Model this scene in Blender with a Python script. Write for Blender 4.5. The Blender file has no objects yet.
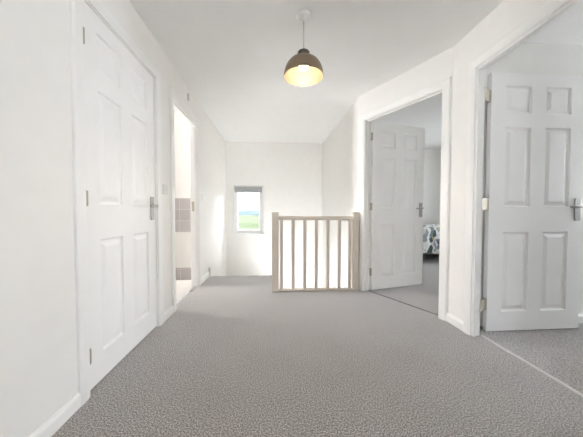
import bpy, bmesh, math, random
from mathutils import Matrix, Vector
random.seed(7)
PI = math.pi
sc = bpy.context.scene
COL = sc.collection
HC = 2.30          # ceiling height

# ------------------------------------------------------------------ materials
def new_mat(name):
    m = bpy.data.materials.new(name); m.use_nodes = True
    return m, m.node_tree.nodes, m.node_tree.links, m.node_tree.nodes['Principled BSDF']

def plain(name, col, rough=0.5, metal=0.0, noise=0.0, nscale=8.0, bump=0.0, bscale=200.0, spec=0.5):
    m, N, L, b = new_mat(name)
    b.inputs['Roughness'].default_value = rough
    b.inputs['Metallic'].default_value = metal
    b.inputs['Specular IOR Level'].default_value = spec
    tc = N.new('ShaderNodeTexCoord')
    nz = N.new('ShaderNodeTexNoise'); nz.inputs['Scale'].default_value = nscale; nz.inputs['Detail'].default_value = 3
    L.new(tc.outputs['Object'], nz.inputs['Vector'])
    cr = N.new('ShaderNodeValToRGB')
    e = cr.color_ramp.elements
    e[0].color = tuple(c*(1-noise) for c in col)+(1,); e[1].color = tuple(min(1, c*(1+noise)) for c in col)+(1,)
    e[0].position = 0.3; e[1].position = 0.7
    L.new(nz.outputs['Fac'], cr.inputs['Fac']); L.new(cr.outputs['Color'], b.inputs['Base Color'])
    if bump:
        n2 = N.new('ShaderNodeTexNoise'); n2.inputs['Scale'].default_value = bscale
        L.new(tc.outputs['Object'], n2.inputs['Vector'])
        bp = N.new('ShaderNodeBump'); bp.inputs['Strength'].default_value = bump; bp.inputs['Distance'].default_value = 0.002
        L.new(n2.outputs['Fac'], bp.inputs['Height']); L.new(bp.outputs['Normal'], b.inputs['Normal'])
    return m

def carpet_mat(name, c1, c2, c3):
    m, N, L, b = new_mat(name)
    b.inputs['Roughness'].default_value = 0.95
    b.inputs['Specular IOR Level'].default_value = 0.1
    b.inputs['Sheen Weight'].default_value = 0.8; b.inputs['Sheen Roughness'].default_value = 0.35; b.inputs['Sheen Tint'].default_value = (.96, .98, 1, 1)
    tc = N.new('ShaderNodeTexCoord')
    n1 = N.new('ShaderNodeTexNoise'); n1.inputs['Scale'].default_value = 150; n1.inputs['Detail'].default_value = 4; n1.inputs['Roughness'].default_value = 0.8
    n2 = N.new('ShaderNodeTexNoise'); n2.inputs['Scale'].default_value = 3.5; n2.inputs['Detail'].default_value = 4
    for n in (n1, n2): L.new(tc.outputs['Object'], n.inputs['Vector'])
    cr = N.new('ShaderNodeValToRGB'); e = cr.color_ramp.elements
    e[0].position = 0.40; e[0].color = (*c1, 1); e[1].position = 0.60; e[1].color = (*c3, 1)
    x = e.new(0.5); x.color = (*c2, 1)
    L.new(n1.outputs['Fac'], cr.inputs['Fac'])
    r2 = N.new('ShaderNodeValToRGB'); r2.color_ramp.elements[0].color = (.96, .96, .96, 1); r2.color_ramp.elements[1].color = (1.03, 1.03, 1.03, 1)
    r2.color_ramp.elements[0].position = .35; r2.color_ramp.elements[1].position = .65
    L.new(n2.outputs['Fac'], r2.inputs['Fac'])
    mx = N.new('ShaderNodeMix'); mx.data_type = 'RGBA'; mx.blend_type = 'MULTIPLY'; mx.inputs['Factor'].default_value = 1
    L.new(cr.outputs['Color'], mx.inputs['A']); L.new(r2.outputs['Color'], mx.inputs['B'])
    L.new(mx.outputs['Result'], b.inputs['Base Color'])
    bp = N.new('ShaderNodeBump'); bp.inputs['Strength'].default_value = 0.6; bp.inputs['Distance'].default_value = 0.006
    L.new(n1.outputs['Fac'], bp.inputs['Height']); L.new(bp.outputs['Normal'], b.inputs['Normal'])
    return m

def tile_mat(name):
    m, N, L, b = new_mat(name)
    b.inputs['Roughness'].default_value = 0.25
    tc = N.new('ShaderNodeTexCoord')
    mp = N.new('ShaderNodeMapping'); mp.inputs['Rotation'].default_value = (PI/2, 0, 0)
    mp.inputs['Location'].default_value = (0.062, 0.0, 0)
    L.new(tc.outputs['Object'], mp.inputs['Vector'])
    br = N.new('ShaderNodeTexBrick'); br.offset = 0.0
    br.inputs['Color1'].default_value = (.30, .275, .265, 1); br.inputs['Color2'].default_value = (.34, .31, .30, 1)
    br.inputs['Mortar'].default_value = (.44, .42, .41, 1)
    br.inputs['Scale'].default_value = 1.0; br.inputs['Mortar Size'].default_value = 0.004
    br.inputs['Brick Width'].default_value = 0.30; br.inputs['Row Height'].default_value = 0.153
    L.new(mp.outputs['Vector'], br.inputs['Vector']); L.new(br.outputs['Color'], b.inputs['Base Color'])
    return m

def duvet_mat(name):
    m, N, L, b = new_mat(name); b.inputs['Roughness'].default_value = 0.9
    tc = N.new('ShaderNodeTexCoord')
    nz = N.new('ShaderNodeTexNoise'); nz.inputs['Scale'].default_value = 5; nz.inputs['Detail'].default_value = 1
    L.new(tc.outputs['Object'], nz.inputs['Vector'])
    mxv = N.new('ShaderNodeMix'); mxv.data_type = 'RGBA'; mxv.inputs['Factor'].default_value = 0.22
    L.new(tc.outputs['Object'], mxv.inputs['A']); L.new(nz.outputs['Color'], mxv.inputs['B'])
    mp = N.new('ShaderNodeMapping'); mp.inputs['Scale'].default_value = (1.0, 1.0, .55); mp.inputs['Rotation'].default_value = (0, .7, 0)
    L.new(mxv.outputs['Result'], mp.inputs['Vector'])
    vo = N.new('ShaderNodeTexVoronoi'); vo.inputs['Scale'].default_value = 15
    L.new(mp.outputs['Vector'], vo.inputs['Vector'])
    sep = N.new('ShaderNodeSeparateColor'); L.new(vo.outputs['Color'], sep.inputs['Color'])
    cr = N.new('ShaderNodeValToRGB'); cr.color_ramp.interpolation = 'CONSTANT'; e = cr.color_ramp.elements
    e[0].position = 0; e[0].color = (.80, .80, .78, 1); e[1].position = .42; e[1].color = (.10, .13, .12, 1)
    for p, c in ((.56, (.36, .40, .42, 1)), (.70, (.45, .43, .22, 1)), (.8, (.82, .83, .82, 1)), (.9, (.22, .27, .28, 1))):
        x = e.new(p); x.color = c
    L.new(sep.outputs['Red'], cr.inputs['Fac'])
    r2 = N.new('ShaderNodeValToRGB'); r2.color_ramp.elements[0].position = .55; r2.color_ramp.elements[1].position = .62
    L.new(vo.outputs['Distance'], r2.inputs['Fac'])
    mx = N.new('ShaderNodeMix'); mx.data_type = 'RGBA'
    L.new(r2.outputs['Color'], mx.inputs['Factor']); L.new(cr.outputs['Color'], mx.inputs['A']); mx.inputs['B'].default_value = (.82, .82, .80, 1)
    L.new(mx.outputs['Result'], b.inputs['Base Color'])
    return m

def field_mat(name):
    m, N, L, b = new_mat(name); b.inputs['Roughness'].default_value = 1; b.inputs['Specular IOR Level'].default_value = 0
    tc = N.new('ShaderNodeTexCoord')
    mp = N.new('ShaderNodeMapping'); mp.inputs['Scale'].default_value = (.03, .06, 1)
    L.new(tc.outputs['Object'], mp.inputs['Vector'])
    vo = N.new('ShaderNodeTexVoronoi'); vo.inputs['Scale'].default_value = 1.0
    L.new(mp.outputs['Vector'], vo.inputs['Vector'])
    sep = N.new('ShaderNodeSeparateColor'); L.new(vo.outputs['Color'], sep.inputs['Color'])
    cr = N.new('ShaderNodeValToRGB'); e = cr.color_ramp.elements
    e[0].color = (.046, .052, .029, 1); e[1].color = (.082, .078, .055, 1)
    x = e.new(.5); x.color = (.063, .067, .040, 1)
    L.new(sep.outputs['Green'], cr.inputs['Fac'])
    L.new(cr.outputs['Color'], b.inputs['Base Color'])
    return m

def glass_mat(name):
    m, N, L, b = new_mat(name)
    out = N['Material Output']
    t = N.new('ShaderNodeBsdfTransparent'); g = N.new('ShaderNodeBsdfGlossy'); g.inputs['Roughness'].default_value = 0.02
    fr = N.new('ShaderNodeFresnel'); fr.inputs['IOR'].default_value = 1.3
    mx = N.new('ShaderNodeMixShader')
    L.new(fr.outputs['Fac'], mx.inputs['Fac']); L.new(t.outputs[0], mx.inputs[1]); L.new(g.outputs[0], mx.inputs[2])
    L.new(mx.outputs[0], out.inputs['Surface'])
    return m

def emit_mat(name, col, s):
    m, N, L, b = new_mat(name)
    b.inputs['Base Color'].default_value = (1, 1, 1, 1)
    b.inputs['Emission Color'].default_value = (*col, 1); b.inputs['Emission Strength'].default_value = s
    return m

M = {
 'wall': plain('white_wall_paint', (.842, .829, .803), .75, noise=.012, bump=.04, bscale=160, spec=.3),
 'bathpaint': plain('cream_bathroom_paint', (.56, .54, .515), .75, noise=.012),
 'ceil': plain('white_ceiling_paint', (.84, .838, .83), .85, noise=.01, bump=.03, bscale=120, spec=.2),
 'gloss': plain('white_satin_woodwork', (.85, .845, .83), .35, noise=.01, bump=.015, bscale=90, spec=.45),
 'door': plain('white_door_paint', (.85, .845, .835), .38, noise=.01, bump=.03, bscale=60, spec=.45),
 'beige': plain('beige_balustrade_paint', (.64, .58, .51), .4, noise=.02),
 'carpet': carpet_mat('grey_carpet', (.080, .068, .061), (.285, .257, .240), (.615, .572, .54)),
 'vinyl': plain('pale_bathroom_vinyl', (.56, .535, .51), .4, noise=.05, nscale=12),
 'tile': tile_mat('grey_wall_tiles'),
 'chrome': plain('brushed_chrome', (.42, .42, .41), .36, 1.0, noise=.03, nscale=40),
 'steel': plain('satin_steel', (.50, .46, .38), .6, .6, noise=.04, nscale=40),
 'plastic': plain('white_plastic', (.74, .735, .72), .35, noise=.005),
 'upvc': plain('white_upvc', (.88, .88, .88), .3, noise=.005),
 'dark': plain('dark_gap_trim', (.05, .045, .04), .7, noise=.1),
 'strip': plain('aluminium_strip', (.62, .61, .59), .45, .7, noise=.02, nscale=30),
 'blind': plain('grey_blind_fabric', (.36, .37, .38), .8, noise=.05, nscale=60),
 'shade_out': plain('pewter_shade_metal', (.30, .235, .165), .34, .8, noise=.05, nscale=15),
 'cap': plain('dark_bronze_cap', (.13, .11, .09), .4, .7),
 'shade_in': plain('gold_shade_lining', (.045, .033, .0125), .6, noise=.02),
 'cord': plain('grey_flex', (.55, .53, .50), .6, noise=.02),
 'bulb': emit_mat('warm_bulb', (1.0, .83, .64), 200),
 'globe': emit_mat('added_lamp_globe', (.93, .97, 1), 25),  # glow of the lamp added below the stairwell
 'duvet': duvet_mat('leaf_print_duvet'),
 'mattress': plain('white_mattress', (.75, .75, .74), .9, noise=.02),
 'bedframe': plain('dark_bed_base', (.16, .17, .18), .8, noise=.05),
 'field': field_mat('green_fields'),
 'hill': plain('hazy_hills', (.052, .060, .064), 1, noise=.15, nscale=.02, spec=0),
 'glass': glass_mat('window_glass'),
 'hook': plain('grey_plastic', (.55, .54, .52), .5, noise=.02),
}

# ------------------------------------------------------------------ helpers
class MB:
    def __init__(s): s.bm = bmesh.new()
    def box(s, x0, x1, y0, y1, z0, z1):
        v = [s.bm.verts.new(p) for p in ((x0,y0,z0),(x1,y0,z0),(x1,y1,z0),(x0,y1,z0),(x0,y0,z1),(x1,y0,z1),(x1,y1,z1),(x0,y1,z1))]
        for f in ((3,2,1,0),(4,5,6,7),(0,1,5,4),(1,2,6,5),(2,3,7,6),(3,0,4,7)): s.bm.faces.new([v[i] for i in f])
        return s
    def prism(s, poly, z0, z1):
        b = [s.bm.verts.new((x, y, z0)) for x, y in poly]; t = [s.bm.verts.new((x, y, z1)) for x, y in poly]
        n = len(poly)
        s.bm.faces.new(t); s.bm.faces.new(b[::-1])
        for i in range(n): s.bm.faces.new((b[i], b[(i+1) % n], t[(i+1) % n], t[i]))
        return s
    def extrude(s, prof, A, B, up=Vector((0, 0, 1)), side=None):
        """sweep a closed 2-D profile (a along side, b along up) from A to B"""
        A, B = Vector(A), Vector(B); d = (B-A).normalized()
        side = Vector(side) if side is not None else d.cross(up).normalized()
        ra = [s.bm.verts.new(A+side*a+up*b) for a, b in prof]; rb = [s.bm.verts.new(B+side*a+up*b) for a, b in prof]
        n = len(prof)
        for i in range(n): s.bm.faces.new((ra[i], ra[(i+1) % n], rb[(i+1) % n], rb[i]))
        s.bm.faces.new(ra[::-1]); s.bm.faces.new(rb)
        return s
    def lathe(s, prof, n=40, c=(0, 0, 0), close=False):
        rings = []
        for r, z in prof:
            if r < 1e-6: rings.append([s.bm.verts.new((c[0], c[1], c[2]+z))])
            else: rings.append([s.bm.verts.new((c[0]+r*math.cos(2*PI*i/n), c[1]+r*math.sin(2*PI*i/n), c[2]+z)) for i in range(n)])
        m = len(rings)
        for k in range(m if close else m-1):
            a, b = rings[k], rings[(k+1) % m]
            for i in range(n):
                j = (i+1) % n
                if len(a) == 1 and len(b) == 1: continue
                if len(a) == 1: s.bm.faces.new((a[0], b[j], b[i]))
                elif len(b) == 1: s.bm.faces.new((a[i], a[j], b[0]))
                else: s.bm.faces.new((a[i], a[j], b[j], b[i]))
        return s
    def tube(s, pts, r, n=12):
        pts = [Vector(p) for p in pts]; rings = []
        ref = Vector((0, 0, 1))
        for i, p in enumerate(pts):
            d = (pts[min(i+1, len(pts)-1)]-pts[max(i-1, 0)]).normalized()
            q = ref if abs(d.dot(ref)) < .95 else Vector((1, 0, 0))
            a = d.cross(q).normalized(); b = d.cross(a)
            rr = r[i] if isinstance(r, (list, tuple)) else r
            rings.append([s.bm.verts.new(p+a*rr*math.cos(2*PI*k/n)+b*rr*math.sin(2*PI*k/n)) for k in range(n)])
        for x, y in zip(rings, rings[1:]):
            for k in range(n): s.bm.faces.new((x[k], x[(k+1) % n], y[(k+1) % n], y[k]))
        s.bm.faces.new(rings[0][::-1]); s.bm.faces.new(rings[-1])
        return s
    def build(s, name, mat, parent=None, bevel=0, seg=2, smooth=False, loc=None, rz=None, weld=False):
        if weld: bmesh.ops.remove_doubles(s.bm, verts=s.bm.verts, dist=1e-5)
        bmesh.ops.recalc_face_normals(s.bm, faces=s.bm.faces)
        me = bpy.data.meshes.new(name); s.bm.to_mesh(me); s.bm.free()
        me.materials.append(M[mat] if isinstance(mat, str) else mat)
        o = bpy.data.objects.new(name, me); COL.objects.link(o)
        if parent: o.parent = parent
        if loc is not None: o.location = loc
        if rz is not None: o.rotation_euler = (0, 0, rz)
        if smooth:
            for p in me.polygons: p.use_smooth = True
        if bevel:
            b = o.modifiers.new('Bevel', 'BEVEL'); b.width = bevel; b.segments = seg; b.limit_method = 'ANGLE'; b.angle_limit = math.radians(40)
        return o

def tag(o, label, cat, group=None, kind=None):
    o['label'] = label; o['category'] = cat
    if group: o['group'] = group
    if kind: o['kind'] = kind
    return o
def empty(name, loc=(0, 0, 0), rz=0, parent=None):
    o = bpy.data.objects.new(name, None); COL.objects.link(o)
    o.location = loc; o.rotation_euler = (0, 0, rz); o.empty_display_size = .1
    if parent: o.parent = parent
    return o
S = 'structure'

def wall(name, label, origin, rz, L, openings, t, z0=0.0, z1=HC, mat='wall', extra=None):
    """local x along the wall (left to right seen from the landing), local y into the wall"""
    us = sorted({0, L, *[o[0] for o in openings], *[o[1] for o in openings]})
    zs = sorted({z0, z1, *[o[2] for o in openings], *[o[3] for o in openings]})
    mb = MB()
    for a, b in zip(us, us[1:]):
        run = None
        for c, d in zip(zs, zs[1:]):
            hole = any(o[0] <= a+1e-6 and b-1e-6 <= o[1] and o[2] <= c+1e-6 and d-1e-6 <= o[3] for o in openings)
            if hole:
                if run: mb.box(a, b, 0, t, *run); run = None
            else: run = (run[0], d) if run else (c, d)
        if run: mb.box(a, b, 0, t, *run)
    if extra: extra(mb)
    o = mb.build(name, mat, loc=origin, rz=rz)
    return tag(o, label, 'wall', kind=S)

# ------------------------------------------------------------------ wall frames (origin, angle)
XL = -0.935
LW = ((XL, -1.2, 0), PI/2)                        # left wall, u = y + 1.2
RW = ((1.487, 2.05, 0), -PI/2)                    # right wall, u = 2.05 - y
AW = ((1.010, 3.002, 0), math.atan2(-.896, .444)) # angled wall
LIN = 0.03                                        # door lining thickness
HEAD = 1.985                                      # clear height under the head lining
D1 = (1.335, 2.106); D2 = (.120, .9835); D3 = (.262, 1.042); DB = (2.468, 3.238)
u1 = (D1[0]+1.2, D1[1]+1.2); uB = (DB[0]+1.2, DB[1]+1.2)
def hole(c): return (c[0]-LIN, c[1]+LIN, 0.0, HEAD+LIN)

wall('wall_left', 'white painted left wall of the landing with two doorways', *LW, 6.3, [hole(u1), hole(uB)], .085,
     extra=lambda mb: mb.box(4.95, 6.3, 0, .085, -2.6, 0))
wall('wall_right', 'white right wall around the doorway of the nearest open door', *RW, 3.25, [hole(D3)], .062)
def corner_fill(mb): pass
wall('wall_angled', 'angled white wall holding the middle bedroom doorway', *AW, 1.0685, [hole(D2)], .085)
# stairwell right-hand wall (slightly raked in plan)
mb = MB(); mb.prism([(1.010, 3.002), (1.086, 3.04), (1.09, 5.1), (.985, 5.1)], -2.6, HC)
tag(mb.build('wall_stairwell', 'wall'), 'white wall to the right of the open stairwell, behind the balustrade', 'wall', kind=S)
# back wall
WX = (-.795, -.213, .490, 1.445)
wall('wall_back', 'white far wall of the stairwell with the small window', (-1.04, 5.1, 0), 0, 2.2, [(WX[0]+1.04, WX[1]+1.04, WX[2], WX[3])], .28, z0=-2.6)
# rear wall behind the viewer, with an opening for the added window
wall('wall_rear', 'white rear wall of the landing behind the viewpoint', (1.6, -1.2, 0), PI, 2.65, [(.9, 1.7, 1.0, 2.0)], .25)

# other rooms
wall('wall_bedroom_left', 'pale far wall of the right bedroom behind its open door', (1.602, 1.95, 0), 0, 3.0, [], .09)
wall('wall_bedroom_side', 'outer wall of the right bedroom', (4.5, 1.95, 0), -PI/2, 3.15, [(.15, .95, .9, 1.9)], .25)
wall('wall_bedroom_rear', 'rear wall of the right bedroom', (4.5, -1.2, 0), PI, 2.9, [], .2)
wall('wall_bedroom_back', 'pale back wall of the middle bedroom beyond the bed', (1.09, 5.38, 0), 0, 3.7, [], .2)
wall('wall_bedroom_right', 'outer wall of the middle bedroom', (4.6, 5.4, 0), -PI/2, 3.36, [(1.2, 2.3, .9, 2.0)], .25)
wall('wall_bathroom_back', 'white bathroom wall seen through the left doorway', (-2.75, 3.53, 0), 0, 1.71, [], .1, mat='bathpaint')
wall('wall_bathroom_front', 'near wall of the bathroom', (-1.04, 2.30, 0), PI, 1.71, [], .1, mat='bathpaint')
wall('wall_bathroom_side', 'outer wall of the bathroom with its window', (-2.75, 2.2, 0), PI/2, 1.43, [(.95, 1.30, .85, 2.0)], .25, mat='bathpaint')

# ------------------------------------------------------------------ floors, ceiling
mb = MB()
EDGE = 3.735
# landing slab with a rounded, carpet-wrapped nosing on the stair edge
def nosed(mb, x0, x1, y0, y1, th=.24, r=.028, z=0):
    n = 8; prof = [(y0, z-th), (y0, z)]
    nx = 24
    cols = []
    for i in range(nx+1):
        x = x0+(x1-x0)*i/nx
        w = .006*math.sin(i*.9)+.005*math.sin(i*2.3+1)
        ring = [(x, y0, z-th), (x, y0, z), (x, y1-.25, z)]
        for k in range(n+1):
            a = PI/2-PI*k/n
            ring.append((x, y1-r+w+r*math.cos(a), z-r+r*math.sin(a)+w*.25))
        ring += [(x, y1-.03, z-2*r), (x, y1-.03, z-th)]
        cols.append([mb.bm.verts.new(p) for p in ring])
    m = len(cols[0])
    for a, b in zip(cols, cols[1:]):
        for k in range(m): mb.bm.faces.new((a[k], a[(k+1) % m], b[(k+1) % m], b[k]))
    mb.bm.faces.new(cols[0]); mb.bm.faces.new(cols[-1][::-1])
mb.prism([(XL-.06, -1.2), (1.575, -1.2), (1.575, 2.03), (1.535, 2.074), (1.066, 3.020), (1.010, 3.0), (1.010, 2.985), (XL-.06, 2.985)], -.24, 0)
nosed(mb, XL, .06, 2.985, EDGE)
tag(mb.build('floor', 'carpet', weld=False), 'grey speckled fitted carpet of the landing', 'floor', kind=S)
mb = MB(); mb.prism([(1.575, -1.2), (4.5, -1.2), (4.5, 1.95), (1.575, 1.95)], -.24, -.001)
tag(mb.build('floor_bedroom', 'carpet'), 'grey carpet of the right bedroom beyond the metal threshold', 'floor', kind=S)
mb = MB(); mb.prism([(1.535, 2.074), (1.61, 2.04), (4.6, 2.04), (4.6, 5.38), (1.09, 5.38), (1.086, 3.04), (1.066, 3.020)], -.24, -.001)
tag(mb.build('floor_bedroom_middle', 'carpet'), 'grey carpet of the middle bedroom in front of the bed', 'floor', kind=S)
mb = MB(); mb.prism([(-2.75, 2.2), (XL-.06, 2.2), (XL-.06, 3.53), (-2.75, 3.53)], -.24, .0015)
tag(mb.build('floor_bathroom', 'vinyl'), 'pale bathroom floor seen through the left doorway', 'floor', kind=S)
mb = MB(); mb.box(-3.1, 4.9, -1.5, 5.7, HC, HC+.2)
tag(mb.build('ceiling', 'ceil'), 'plain white ceiling above the landing and rooms', 'ceiling', kind=S)
mb = MB(); mb.box(-1.04, 1.1, 1.6, 5.2, -2.8, -2.6)
tag(mb.build('floor_lower', 'carpet'), 'carpeted floor at the foot of the stairs', 'floor', kind=S)
mb = MB(); mb.box(-1.04, 1.1, 1.5, 1.6, -2.6, -.24)
tag(mb.build('wall_lower', 'wall'), 'wall below the landing at the foot of the stairs', 'wall', kind=S)
# cupboard behind door 1 (closed, dark)
mb = MB(); mb.box(-1.75, -1.04, 1.2, 1.25, 0, HC); mb.box(-1.75, -1.7, 1.25, 2.2, 0, HC); mb.box(-1.75, -1.0, 1.2, 2.2, -.1, -.002)
tag(mb.build('wall_cupboard', 'wall'), 'inner walls of the cupboard behind the closed left door', 'wall', kind=S)

# staircase going down from the landing edge and turning back under the balustrade
mb = MB()
for k in range(2): nosed(mb, XL, .0, EDGE-.03+.225*k-.0, EDGE+.225*(k+1), th=.22, z=-.19*(k+1))
nosed(mb, XL, .0, EDGE+.42, 5.095, th=.22, z=-.19*3)
for k in range(4): mb.box(.0+.235*k, .235*(k+1)+.02, 4.25, 5.095, -.19*(4+k)-.2, -.19*(4+k))
st = empty('staircase', (0, 0, 0)); mb.build('steps', 'carpet', st)
mb = MB(); mb.prism([(.0, 3.0), (.04, 3.0), (.04, 4.15), (.0, 4.15)], -2.6, -.245); mb.build('stringer', 'gloss', st)
tag(st, 'grey carpeted staircase descending beyond the landing edge', 'stairs', kind=S)

# unseen lamp added in the lower hall to light the stairwell from below
fl = empty('added_stair_lamp', (.45, 3.50, -2.6)); tag(fl, 'unseen globe lamp added in the lower hall to brighten the stairwell', 'lamp')
mb = MB(); mb.lathe([(0, 0), (.14, 0), (.14, .015), (.03, .025), (0, .025)], 32); mb.build('base', 'chrome', fl, smooth=True)
mb = MB(); mb.tube([(0, 0, .02), (0, 0, 1.22)], .012, 14); mb.build('pole', 'chrome', fl, smooth=True)
mb = MB(); mb.lathe([(0, 1.20)]+[(.16*math.cos(a), 1.36+.16*math.sin(a)) for a in [-1.45+2.9*i/16 for i in range(17)]]+[(0, 1.52)], 32); mb.build('globe', 'globe', fl, smooth=True)

# ------------------------------------------------------------------ skirting boards
SK = [(0, 0), (.014, 0), (.014, .052), (.011, .060), (.006, .066), (.004, .072), (0, .072)]
def skirt(name, label, runs, frame=None):
    mb = MB()
    for A, B in runs:
        A, B = Vector((*A, 0)), Vector((*B, 0)); d = (B-A).normalized()
        mb.extrude(SK, A, B, side=d.cross(Vector((0, 0, 1))))
    return tag(mb.build(name, 'gloss'), label, 'skirting board', kind=S)
AR = .068    # architrave width
def loc2w(fr, u, v): 
    c, s = math.cos(fr[1]), math.sin(fr[1]); return (fr[0][0]+c*u-s*v, fr[0][1]+s*u+c*v)
skirt('baseboard_left', 'white skirting board along the left wall between and beside the doorways',
      [((XL, -1.2), (XL, D1[0]-AR)), ((XL, D1[1]+AR), (XL, DB[0]-AR)), ((XL, DB[1]+AR), (XL, 3.72))])
# end piece of the skirting where the stair string begins
mb = MB(); mb.prism([(XL, 3.70), (XL+.022, 3.70), (XL+.022, 3.742), (XL, 3.742)], 0, .125)
tag(mb.build('trim_1', 'hook', bevel=.004), 'small grey end block of the left skirting at the stair edge', 'trim', kind=S)
skirt('baseboard_right', 'white skirting board of the short wall between the two open doors',
      [((loc2w(RW, 0, 0)), (loc2w(RW, D3[0]-AR, 0))), (loc2w(RW, D3[1]+AR, 0), loc2w(RW, 3.25, 0)),
       (loc2w(AW, D2[1]+AR, 0), loc2w(AW, 1.0685, 0)), (loc2w(AW, 0, 0), loc2w(AW, D2[0]-AR, 0))])
skirt('baseboard_bedroom', 'white skirting board on the far wall of the right bedroom', [((1.61, 1.95), (4.5, 1.95))])
skirt('baseboard_bedroom_back', 'white skirting board along the back wall of the middle bedroom', [((1.1, 5.38), (4.6, 5.38))])

# ------------------------------------------------------------------ doors
def leaf_mesh(W, H=1.972, T=.036):
    s = .115*W/.762; p = .207*W/.762
    xs = [0, s, s+p, W-s-p, W-s, W]; zs = [0, .152, .768, .962, 1.570, 1.678, 1.878, H]
    mb = MB(); bm = mb.bm
    rings = [(0, 0), (.004, .009), (.010, .012), (.019, .012), (.044, .0025)]
    def face(y, sgn):
        V = lambda x, d, z: bm.verts.new((x, y+sgn*d, z))
        for i in range(5):
            for k in range(7):
                x0, x1, z0, z1 = xs[i], xs[i+1], zs[k], zs[k+1]
                if i in (1, 3) and k in (1, 3, 5):
                    rr = []
                    for ins, d in rings:
                        rr.append([V(x0+ins, d, z0+ins), V(x1-ins, d, z0+ins), V(x1-ins, d, z1-ins), V(x0+ins, d, z1-ins)])
                    for a, b in zip(rr, rr[1:]):
                        for q in range(4): bm.faces.new((a[q], a[(q+1) % 4], b[(q+1) % 4], b[q]))
                    bm.faces.new(rr[-1])
                else:
                    bm.faces.new((V(x0, 0, z0), V(x1, 0, z0), V(x1, 0, z1), V(x0, 0, z1)))
    face(-T, 1); face(0, -1)
    def edge(pa, pb, n):
        pass
    for i in range(5):
        for z in (0, H):
            bm.faces.new([bm.verts.new(q) for q in ((xs[i], -T, z), (xs[i+1], -T, z), (xs[i+1], 0, z), (xs[i], 0, z))])
    for k in range(7):
        for x in (0, W):
            bm.faces.new([bm.verts.new(q) for q in ((x, -T, zs[k]), (x, 0, zs[k]), (x, 0, zs[k+1]), (x, -T, zs[k+1]))])
    return mb

def make_handle(parent, x, y, z, hinge_dir, side):
    """lever on a backplate, on the face at y; side -1 = face looks to -y"""
    mb = MB(); hw, hh = .0235, .09
    poly = []
    for cx, cz, a0 in ((hw-.012, hh-.012, 0), (-hw+.012, hh-.012, 90), (-hw+.012, -hh+.012, 180), (hw-.012, -hh+.012, 270)):
        for q in range(5):
            a = math.radians(a0+q*22.5); poly.append((cx+.012*math.cos(a), cz+.012*math.sin(a)))
    mb.extrude([(a, b) for a, b in poly], (x, y, z), (x, y+side*.009, z), side=(1, 0, 0))
    h = mb.build('handle', 'chrome', parent, bevel=.002)
    mb = MB()
    zz = z+.022
    pts = [(x, y+side*.004, zz), (x, y+side*.034, zz), (x+hinge_dir*.006, y+side*.046, zz), (x+hinge_dir*.02, y+side*.050, zz),
           (x+hinge_dir*.07, y+side*.050, zz-.002), (x+hinge_dir*.11, y+side*.046, zz-.004)]
    mb.tube(pts, [.011, .010, .010, .010, .009, .008])
    mb.tube([(x, y+side*.006, zz), (x, y+side*.014, zz)], .017, 20)
    mb.build('lever', 'chrome', h, smooth=True)
    mb = MB(); mb.tube([(x, y+side*.005, z-.045), (x, y+side*.0105, z-.045)], .006, 14)
    mb.build('screw', 'steel', h)
    mb = MB(); mb.tube([(x, y+side*.005, z+.075), (x, y+side*.0105, z+.075)], .004, 12)
    mb.build('screw', 'steel', h)
    return h

def knuckle(mb, x, y, z0, z1, r=.007):
    n = 5; h = (z1-z0)/n
    for i in range(n): mb.tube([(x, y, z0+h*i+.0008), (x, y, z0+h*(i+1)-.0008)], r, 12)
    mb.tube([(x, y, z0-.004), (x, y, z1+.004)], r*.6, 10)

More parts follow.
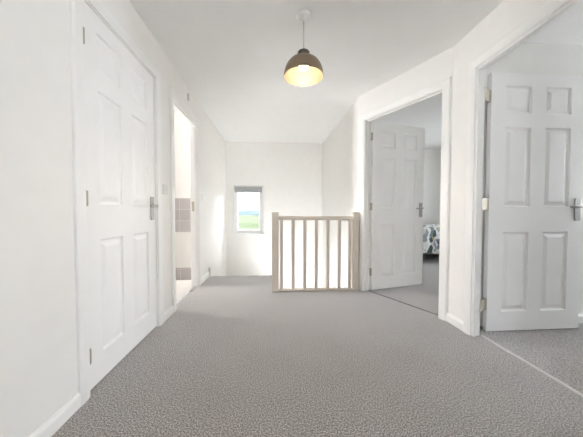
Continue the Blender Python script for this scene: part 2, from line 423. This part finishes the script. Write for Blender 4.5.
def door(name, label, fr, clear, t, closed, leaf=True, pivot=None, ang=0, W=None, open_to_hall=False, back=True):
    root = empty(name, fr[0], fr[1]); tag(root, label, 'door', kind=S)
    a, b = clear
    # lining with stop
    mb = MB()
    mb.box(a-LIN, a, -.001, t+.001, 0, HEAD+LIN); mb.box(b, b+LIN, -.001, t+.001, 0, HEAD+LIN); mb.box(a, b, -.001, t+.001, HEAD, HEAD+LIN)
    s0, s1 = (.046, .066) if open_to_hall else (t-.060, t-.039)
    mb.box(a, a+.012, s0, s1, 0, HEAD); mb.box(b-.012, b, s0, s1, 0, HEAD); mb.box(a+.012, b-.012, s0, s1, HEAD-.012, HEAD)
    mb.build('frame', 'gloss', root, bevel=.0015)
    # architraves on both faces
    for y, sg, nm in ((0, -1, 'architrave'), (t, 1, 'architrave'))[:2 if back else 1]:
        mb = MB(); g = .006
        prof = [(0, 0), (0, .010), (.006, .013), (.014, .013), (.020, .016), (AR-.012, .018), (AR-.004, .016), (AR, .012), (AR, 0)]
        bm = mb.bm
        path = [(a-g, 0, -1, 0), (a-g, HEAD+g, -1, 1), (b+g, HEAD+g, 1, 1), (b+g, 0, 1, 0)]
        rings = []
        for (px, pz, dx, dz) in path:
            rings.append([bm.verts.new((px+dx*q, y+sg*h, pz+dz*q)) for q, h in prof])
        for r0, r1 in zip(rings, rings[1:]):
            for k in range(len(prof)): bm.faces.new((r0[k], r0[(k+1) % len(prof)], r1[(k+1) % len(prof)], r1[k]))
        bm.faces.new(rings[0]); bm.faces.new(rings[-1][::-1])
        mb.build(nm, 'gloss', root)
    if not leaf: return root
    W = W or (b-a-.009)
    if closed:
        lf = leaf_mesh(W).build('leaf', 'door', root, bevel=.0015, weld=True)
        lf.location = (a+.004, .043, .012)
        for z in (.150, .952, 1.748):
            mb = MB(); knuckle(mb, -.0015, -.048, z, z+.072)
            mb.box(-.004, -.001, -.046, -.030, z, z+.072); mb.box(-.001, .003, -.0385, -.0358, z, z+.072)
            mb.build('hinge', 'steel', lf)
    else:
        lf = leaf_mesh(W).build('leaf', 'door', root, bevel=.0015, weld=True)
        lf.location = (pivot[0], pivot[1], .010); lf.rotation_euler = (0, 0, ang)
        for z in (.17, .94, 1.755):
            mb = MB(); knuckle(mb, -.012, -.030, z, z+.085)
            mb.box(-.0012, .0008, -.034, -.002, z, z+.085); mb.box(-.012, -.001, -.031, -.029, z, z+.085)
            c, s = math.cos(-ang), math.sin(-ang)
            # plate let into the lining, reached from the knuckle
            ax, ay = a-pivot[0], t-.004-pivot[1]
            lx, ly = c*ax-s*ay, s*ax+c*ay
            d = Vector((lx+.012, ly+.030, 0)); n = Vector((-d.y, d.x, 0)).normalized()*.0012
            k = Vector((-.012, -.030, 0)); e = Vector((lx, ly, 0))
            mb.prism([tuple((k+n)[:2]), tuple((k-n)[:2]), tuple((e-n)[:2]), tuple((e+n)[:2])], z, z+.085)
            mb.build('hinge', 'steel', lf)
    make_handle(lf, W-(.060 if closed else .048), -.036, .945, -1, -1)
    make_handle(lf, W-.048, 0, .945, -1, 1) if not closed else None
    return root

d1 = door('door_1', 'closed white six-panel door on the left wall, nearest the viewer', LW, u1, .085, True, open_to_hall=True)
db = door('door_2', 'white door frame of the open doorway into the tiled bathroom', LW, uB, .085, False, leaf=False)
# strike plate on the far jamb of the bathroom doorway
mb = MB(); mb.box(uB[1]-.0015, uB[1]+.001, .050, .080, .935, 1.055); mb.box(uB[1]-.003, uB[1]-.0008, .057, .073, .965, 1.015)
mb.build('strike_plate', 'steel', db, bevel=.0008)
d2 = door('door_3', 'half open white six-panel door in the angled wall, beside the balustrade', AW, D2, .085, False, pivot=(.120, .088), ang=math.radians(63.64+15.0), W=.768)
d3 = door('door_4', 'white six-panel door standing open at the right edge, nearest the viewer', RW, D3, .062, False, pivot=(.184, .151), ang=math.radians(90.3), W=.78, back=False)

# threshold strips
def strip(name, label, fr, c, v, w, mat, h=.005):
    mb = MB(); mb.extrude([(-w/2, 0), (-w/2*.7, h), (w/2*.7, h), (w/2, 0)], (c[0], v, 0), (c[1], v, 0), side=(0, 1, 0))
    tag(mb.build(name, mat, loc=fr[0], rz=fr[1]), label, 'threshold strip', kind=S)
strip('trim_2', 'thin pale metal threshold strip across the right doorway', RW, D3, .080, .022, 'strip')
strip('trim_3', 'thin dark carpet seam across the middle doorway', AW, D2, .054, .010, 'dark', .003)
strip('trim_4', 'pale threshold strip between carpet and bathroom floor', LW, uB, .055, .03, 'strip')

# ------------------------------------------------------------------ bathroom tiles
mb = MB(); mb.box(-2.74, -1.05, 3.522, 3.531, .655, 1.114)
o = mb.build('trim_5', 'tile', loc=(0, 0, 0)); tag(o, 'band of grey wall tiles in three rows on the bathroom wall', 'wall tiles', kind=S)
o.data.transform(Matrix.Translation((0, 0, -.655))); o.location.z = .655
mb = MB(); mb.box(-2.74, -1.05, 3.522, 3.531, 0, .168)
tag(mb.build('trim_6', 'tile'), 'low row of grey skirting tiles on the bathroom wall', 'wall tiles', kind=S)

# ------------------------------------------------------------------ landing window
w = empty('window_1', (0, 5.1, 0)); tag(w, 'small white framed window in the far wall overlooking green fields', 'window', kind=S)
x0, x1, z0, z1 = WX
def rect_frame(mb, x0, x1, z0, z1, y0, y1, wd):
    mb.box(x0, x0+wd, y0, y1, z0, z1); mb.box(x1-wd, x1, y0, y1, z0, z1)
    mb.box(x0+wd, x1-wd, y0, y1, z0, z0+wd); mb.box(x0+wd, x1-wd, y0, y1, z1-wd, z1)
mb = MB(); rect_frame(mb, x0, x1, z0, z1, .065, .135, .05); mb.build('frame', 'upvc', w, bevel=.006)
mb = MB(); rect_frame(mb, x0+.038, x1-.038, z0+.038, z1-.038, .052, .115, .042); mb.build('sash', 'upvc', w, bevel=.008)
mb = MB(); mb.box(x0+.075, x1-.075, .083, .089, z0+.075, z1-.075); mb.build('pane', 'glass', w)
mb = MB(); mb.box(x0-.03, x1+.03, -.035, .0, z0-.022, z0+.004); mb.box(x0+.001, x1-.001, -.01, .066, z0-.004, z0+.004); mb.build('sill', 'gloss', w, bevel=.004)
rb = empty('roller_blind', ((x0+x1)/2, 5.1+.024, z1)); hw = (x1-x0)/2-.02
mb = MB(); mb.box(-hw-.012, hw+.012, -.024, .024, -.028, -.002); mb.build('cassette', 'hook', rb, bevel=.006)
mb = MB(); mb.box(-hw, hw, .008, .011, -.125, -.02); mb.tube([(-hw, .0, -.04), (hw, .0, -.04)], .02, 16); mb.build('fabric', 'blind', rb)
mb = MB(); mb.box(-hw, hw, .002, .016, -.137, -.123); mb.build('bottom_bar', 'hook', rb, bevel=.003)
tag(rb, 'rolled up grey roller blind at the top of the small window', 'blind')

# ------------------------------------------------------------------ balustrade
ba = empty('balustrade', (0, 2.97, 0)); tag(ba, 'beige painted wooden balustrade guarding the stairwell', 'balustrade')
def newel(x0, x1, h):
    mb = MB(); d = .035
    mb.box(x0, x1, -d, d, 0, h-.006)
    o = mb.build('newel_post', 'beige', ba, bevel=.004); return o
newel(-.022, .058, .932); newel(.938, 1.008, .932)
RP = [(-.028, 0), (-.030, .012), (-.030, .026), (-.022, .040), (-.010, .047), (.010, .047), (.022, .040), (.030, .026), (.030, .012), (.028, 0)]
mb = MB(); mb.extrude(RP, (.058, 0, .832), (.938, 0, .832), side=(0, 1, 0)); mb.build('handrail', 'beige', ba, bevel=.002)
mb = MB(); mb.extrude([(-.03, 0), (-.03, .014), (-.022, .022), (.022, .022), (.03, .014), (.03, 0)], (.058, 0, .0), (.938, 0, .0), side=(0, 1, 0)); mb.build('base_rail', 'beige', ba, bevel=.001)
for x in (.091, .228, .366, .503, .640, .778, .908-.004):
    mb = MB(); mb.box(x-.0185, x+.0185, -.0185, .0185, .02, .834); mb.build('spindle', 'beige', ba, bevel=.002)

# ------------------------------------------------------------------ pendant lamp
LX, LY = .209, 1.79
pl = empty('pendant_lamp', (LX, LY, 0)); tag(pl, 'lit pewter dome pendant lamp hanging from the ceiling', 'lamp')
mb = MB(); mb.lathe([(0, HC), (.05, HC), (.052, HC-.012), (.050, HC-.022), (.040, HC-.030), (.012, HC-.034), (.006, HC-.048), (0, HC-.048)], 36); mb.build('ceiling_rose', 'plastic', pl, smooth=True)
mb = MB(); mb.tube([(0, 0, 2.05), (0, 0, HC-.03)], .0035, 10); mb.build('cord', 'cord', pl, smooth=True)
RZ = 1.874; RR = .138; DH = .130
out = []; inn = []
for i in range(17):
    a = PI/2*i/16
    r = RR*math.cos(a*.93)**.80 if i < 16 else .036
    z = DH*math.sin(a)**1.05 if i else 0
    out.append((max(r, .036), RZ+z))
prof_o = out
prof_i = [(r-.0022 if r > .04 else r-.0022, z-.002) for r, z in out]
mb = MB(); mb.lathe(prof_o, 64); 
mb.lathe([(RR, RZ), (RR-.0022, RZ-.002)], 64)
sh = mb.build('shade', 'shade_out', pl, smooth=True)
mb = MB(); mb.lathe(prof_i+[(0, RZ+DH-.003)], 64); mb.build('lining', 'shade_in', sh, smooth=True)
mb = MB(); mb.lathe([(.036, RZ+DH-.004), (.042, RZ+DH), (.042, RZ+DH+.036), (.036, RZ+DH+.042), (.012, RZ+DH+.046), (.006, RZ+DH+.058), (0, RZ+DH+.058)], 36)
mb.build('cap', 'cap', pl, smooth=True)
mb = MB(); mb.lathe([(0, RZ+DH-.004), (.018, RZ+DH-.004), (.018, RZ+DH-.045), (0, RZ+DH-.045)], 24); mb.build('lamp_holder', 'plastic', pl)
mb = MB(); bp = []
BZ = RZ+.075
for i in range(15):
    a = -PI/2+PI*.80*i/14; bp.append((max(.030*math.cos(a), 0 if i == 0 else .001), BZ+.030*math.sin(a)))
bp += [(.014, BZ+.034)]
mb.lathe(bp, 32); mb.build('bulb', 'bulb', pl, smooth=True)

# ------------------------------------------------------------------ small wall fittings
def switch(y, z, label):
    r = empty('light_switch', (XL, y, z)); tag(r, label, 'light switch')
    mb = MB(); mb.box(0, .011, -.043, .043, -.043, .043); mb.build('plate', 'plastic', r, bevel=.004)
    mb = MB(); mb.extrude([(.0105, -.018), (.017, -.018), (.0115, .018), (.0105, .018)], (0, -.008, 0), (0, .008, 0), side=(1, 0, 0)); mb.build('rocker', 'plastic', r, bevel=.001)
switch(2.262, 1.122, 'white light switch on the wall strip between the closed door and the bathroom')
switch(3.42, 1.12, 'white light switch on the left wall beyond the bathroom doorway')
mb = MB(); mb.box(0, .013, -.017, .017, -.038, .038)
o = mb.build('sensor', 'hook', bevel=.005, loc=(XL-.001, 2.885, 2.182)); tag(o, 'small grey fitting high on the wall above the bathroom doorway', 'sensor')

# ------------------------------------------------------------------ middle bedroom: bed
bx0, bx1, by0, by1 = 2.30, 4.25, 4.36, 5.33
bd = empty('bed', ((bx0+bx1)/2, by0, 0)); tag(bd, 'low bed with dark base in the middle bedroom, seen past the half open door', 'bed')
hx = (bx1-bx0)/2
mb = MB(); mb.box(-hx+.02, hx-.02, .02, by1-by0, .16, .30); mb.build('base', 'bedframe', bd, bevel=.01)
mb = MB(); mb.box(-hx+.01, hx-.01, .015, by1-by0, .30, .55); mb.build('mattress', 'mattress', bd, bevel=.04, seg=4)
for sx in (-1, 1):
    for y in (.10, by1-by0-.08):
        mb = MB(); mb.tube([(sx*(hx-.1), y, 0), (sx*(hx-.1), y, .165)], [.02, .028], 16); mb.build('leg', 'dark', bd)
mb = MB(); mb.box(hx-.015, hx+.04, .0, by1-by0, .1, .95); mb.build('headboard', 'bedframe', bd, bevel=.015)
# duvet draped over the mattress with soft folds
bm = bmesh.new(); nx, ny = 70, 40
prof = []
for j in range(ny+1):
    s = j/ny
    if s < .35: prof.append((-.035-.012*math.sin(s*9), .20+(s/.35)*.36))
    elif s < .5:
        a = (s-.35)/.15*PI/2; prof.append((-.035+.085*(1-math.cos(a)), .56+.085*math.sin(a)))
    else: prof.append((.05+(s-.5)/.5*(by1-by0-.06), .645+.01*math.sin(s*20)))
g = []
for i in range(nx+1):
    x = -hx-.02+(2*hx-.04)*i/nx; row = []
    for y, z in prof:
        wv = math.sin(i*.75)+.6*math.sin(i*1.7+z*6)
        k = 1 if z < .56 else .3
        row.append(bm.verts.new((x, y+.010*wv*k, z+.006*wv+(.012*math.sin(i*.5) if z < .25 else 0))))
    g.append(row)
for a, b in zip(g, g[1:]):
    for k in range(ny): bm.faces.new((a[k], b[k], b[k+1], a[k+1]))
mb = MB(); mb.bm.free(); mb.bm = bm
o = mb.build('duvet', 'duvet', smooth=True, loc=((bx0+bx1)/2, by0, 0)); so = o.modifiers.new('Solidify', 'SOLIDIFY'); so.thickness = .02; so.offset = 0
tag(o, 'leaf patterned duvet in white, grey and olive draped over the bed', 'duvet')

# ------------------------------------------------------------------ outside
mb = MB(); bm = mb.bm
nx, ny = 30, 40; G = []
for j in range(ny+1):
    y = 7+ (j/ny)**2*600; row = []
    for i in range(nx+1):
        x = (i/nx-.5)*(60+y*1.6)
        row.append(bm.verts.new((x, y, -3.4+.9*math.sin(x*.05+y*.03)*min(1, y/60)-y*.004)))
    G.append(row)
for a, b in zip(G, G[1:]):
    for k in range(nx): bm.faces.new((a[k], a[k+1], b[k+1], b[k]))
tag(mb.build('ground', 'field', smooth=True), 'green and yellow fields outside the window', 'fields', kind=S)
mb = MB(); bm = mb.bm; G = []
for j in range(13):
    row = []
    for i in range(61):
        x = -600+20*i
        h = (9+4*math.sin(x*.011+1)+2.5*math.sin(x*.03))*math.sin(PI*min(j/12+.0, 1))
        row.append(bm.verts.new((x, 430+j*14, -5.5+h)))
    G.append(row)
for a, b in zip(G, G[1:]):
    for k in range(60): bm.faces.new((a[k], a[k+1], b[k+1], b[k]))
tag(mb.build('hills', 'hill', smooth=True), 'hazy blue hills on the horizon outside the window', 'hills', kind=S)

# ------------------------------------------------------------------ windows of the other rooms (outside the view)
def side_window(name, label, origin, rz, a, b, z0, z1):
    r = empty(name, origin, rz); tag(r, label, 'window', kind=S)
    mb = MB(); rect_frame(mb, a, b, z0, z1, .10, .17, .06); mb.box((a+b)/2-.03, (a+b)/2+.03, .1, .17, z0, z1); mb.build('frame', 'upvc', r, bevel=.005)
    mb = MB(); mb.box(a+.05, b-.05, .13, .136, z0+.05, z1-.05); mb.build('pane', 'glass', r)
side_window('window_2', 'bathroom window outside the view', (-2.75, 2.2, 0), PI/2, .95, 1.30, .85, 2.0)
side_window('window_3', 'window of the right bedroom', (4.5, 1.95, 0), -PI/2, .15, .95, .9, 1.9)
side_window('window_4', 'window of the middle bedroom', (4.6, 5.4, 0), -PI/2, 1.2, 2.3, .9, 2.0)

side_window('added_rear_window', 'unseen window added in the rear wall for fill light', (1.6, -1.2, 0), PI, .9, 1.7, 1.0, 2.0)  # added behind the camera to brighten the near landing

def area(name, loc, rot, sx, sy, power, col):
    d = bpy.data.lights.new(name, 'AREA'); d.shape = 'RECTANGLE'; d.size = sx; d.size_y = sy; d.energy = power; d.color = col
    o = bpy.data.objects.new(name, d); COL.objects.link(o); o.location = loc; o.rotation_euler = rot
    return o
# daylight at the panes of the windows outside the view
area('daylight_bathroom', (-2.97, 3.325, 1.425), (0, -PI/2, 0), 1.15, .35, 108, (1, .985, .97))
area('daylight_bedroom', (4.72, 1.40, 1.4), (0, PI/2, 0), 1.0, .8, 19, (.86, .93, 1))
area('daylight_bedroom_middle', (4.82, 3.6, 1.45), (0, PI/2, 0), 1.1, 1.1, 9, (.84, .92, 1))

area('added_rear_light', (.3, -1.42, 1.5), (PI/2, 0, 0), .8, 1.0, 4, (1, .975, .95))  # fill light at the added rear window

# sun on the landscape (behind the house, does not enter the stairwell window)
sd = bpy.data.lights.new('sun', 'SUN'); sd.energy = 3.0; sd.angle = .01; sd.color = (1, .96, .88)
so = bpy.data.objects.new('sun', sd); COL.objects.link(so); so.rotation_euler = (math.radians(40), 0, math.radians(-15))

wd = bpy.data.worlds.new('sky'); sc.world = wd; wd.use_nodes = True
N, L = wd.node_tree.nodes, wd.node_tree.links
bg = N['Background']
tc = N.new('ShaderNodeTexCoord'); sx = N.new('ShaderNodeSeparateXYZ'); cr = N.new('ShaderNodeValToRGB')
L.new(tc.outputs['Generated'], sx.inputs[0]); L.new(sx.outputs['Z'], cr.inputs['Fac'])
cr.color_ramp.elements[0].color = (.95, .97, 1, 1); cr.color_ramp.elements[1].color = (.62, .80, 1, 1)
L.new(cr.outputs['Color'], bg.inputs['Color']); bg.inputs['Strength'].default_value = 8.0

# ------------------------------------------------------------------ camera
cd = bpy.data.cameras.new('camera'); cam = bpy.data.objects.new('camera', cd); COL.objects.link(cam)
cd.sensor_fit = 'HORIZONTAL'; cd.sensor_width = 36; cd.lens = 254.26/583*36; cd.clip_start = .02; cd.clip_end = 2000
yaw, pitch, roll = .0701, .028, .0012
F = Vector((math.sin(yaw)*math.cos(pitch), math.cos(yaw)*math.cos(pitch), -math.sin(pitch)))
R = Vector((math.cos(yaw), -math.sin(yaw), 0)); U = R.cross(F)
R2 = R*math.cos(roll)+U*math.sin(roll); U2 = -R*math.sin(roll)+U*math.cos(roll)
mt = Matrix((R2, U2, -F)).transposed().to_4x4(); mt.translation = (0, 0, .9356)
cam.matrix_world = mt
sc.camera = cam

sc.view_settings.view_transform = 'Standard'; sc.view_settings.look = 'None'
sc.view_settings.gamma = 1; sc.view_settings.use_curve_mapping = False; sc.view_settings.exposure = 1.02
sc.cycles.use_denoising = True
sc.cycles.max_bounces = 14; sc.cycles.diffuse_bounces = 10; sc.cycles.transparent_max_bounces = 12
sc.cycles.sample_clamp_indirect = 8
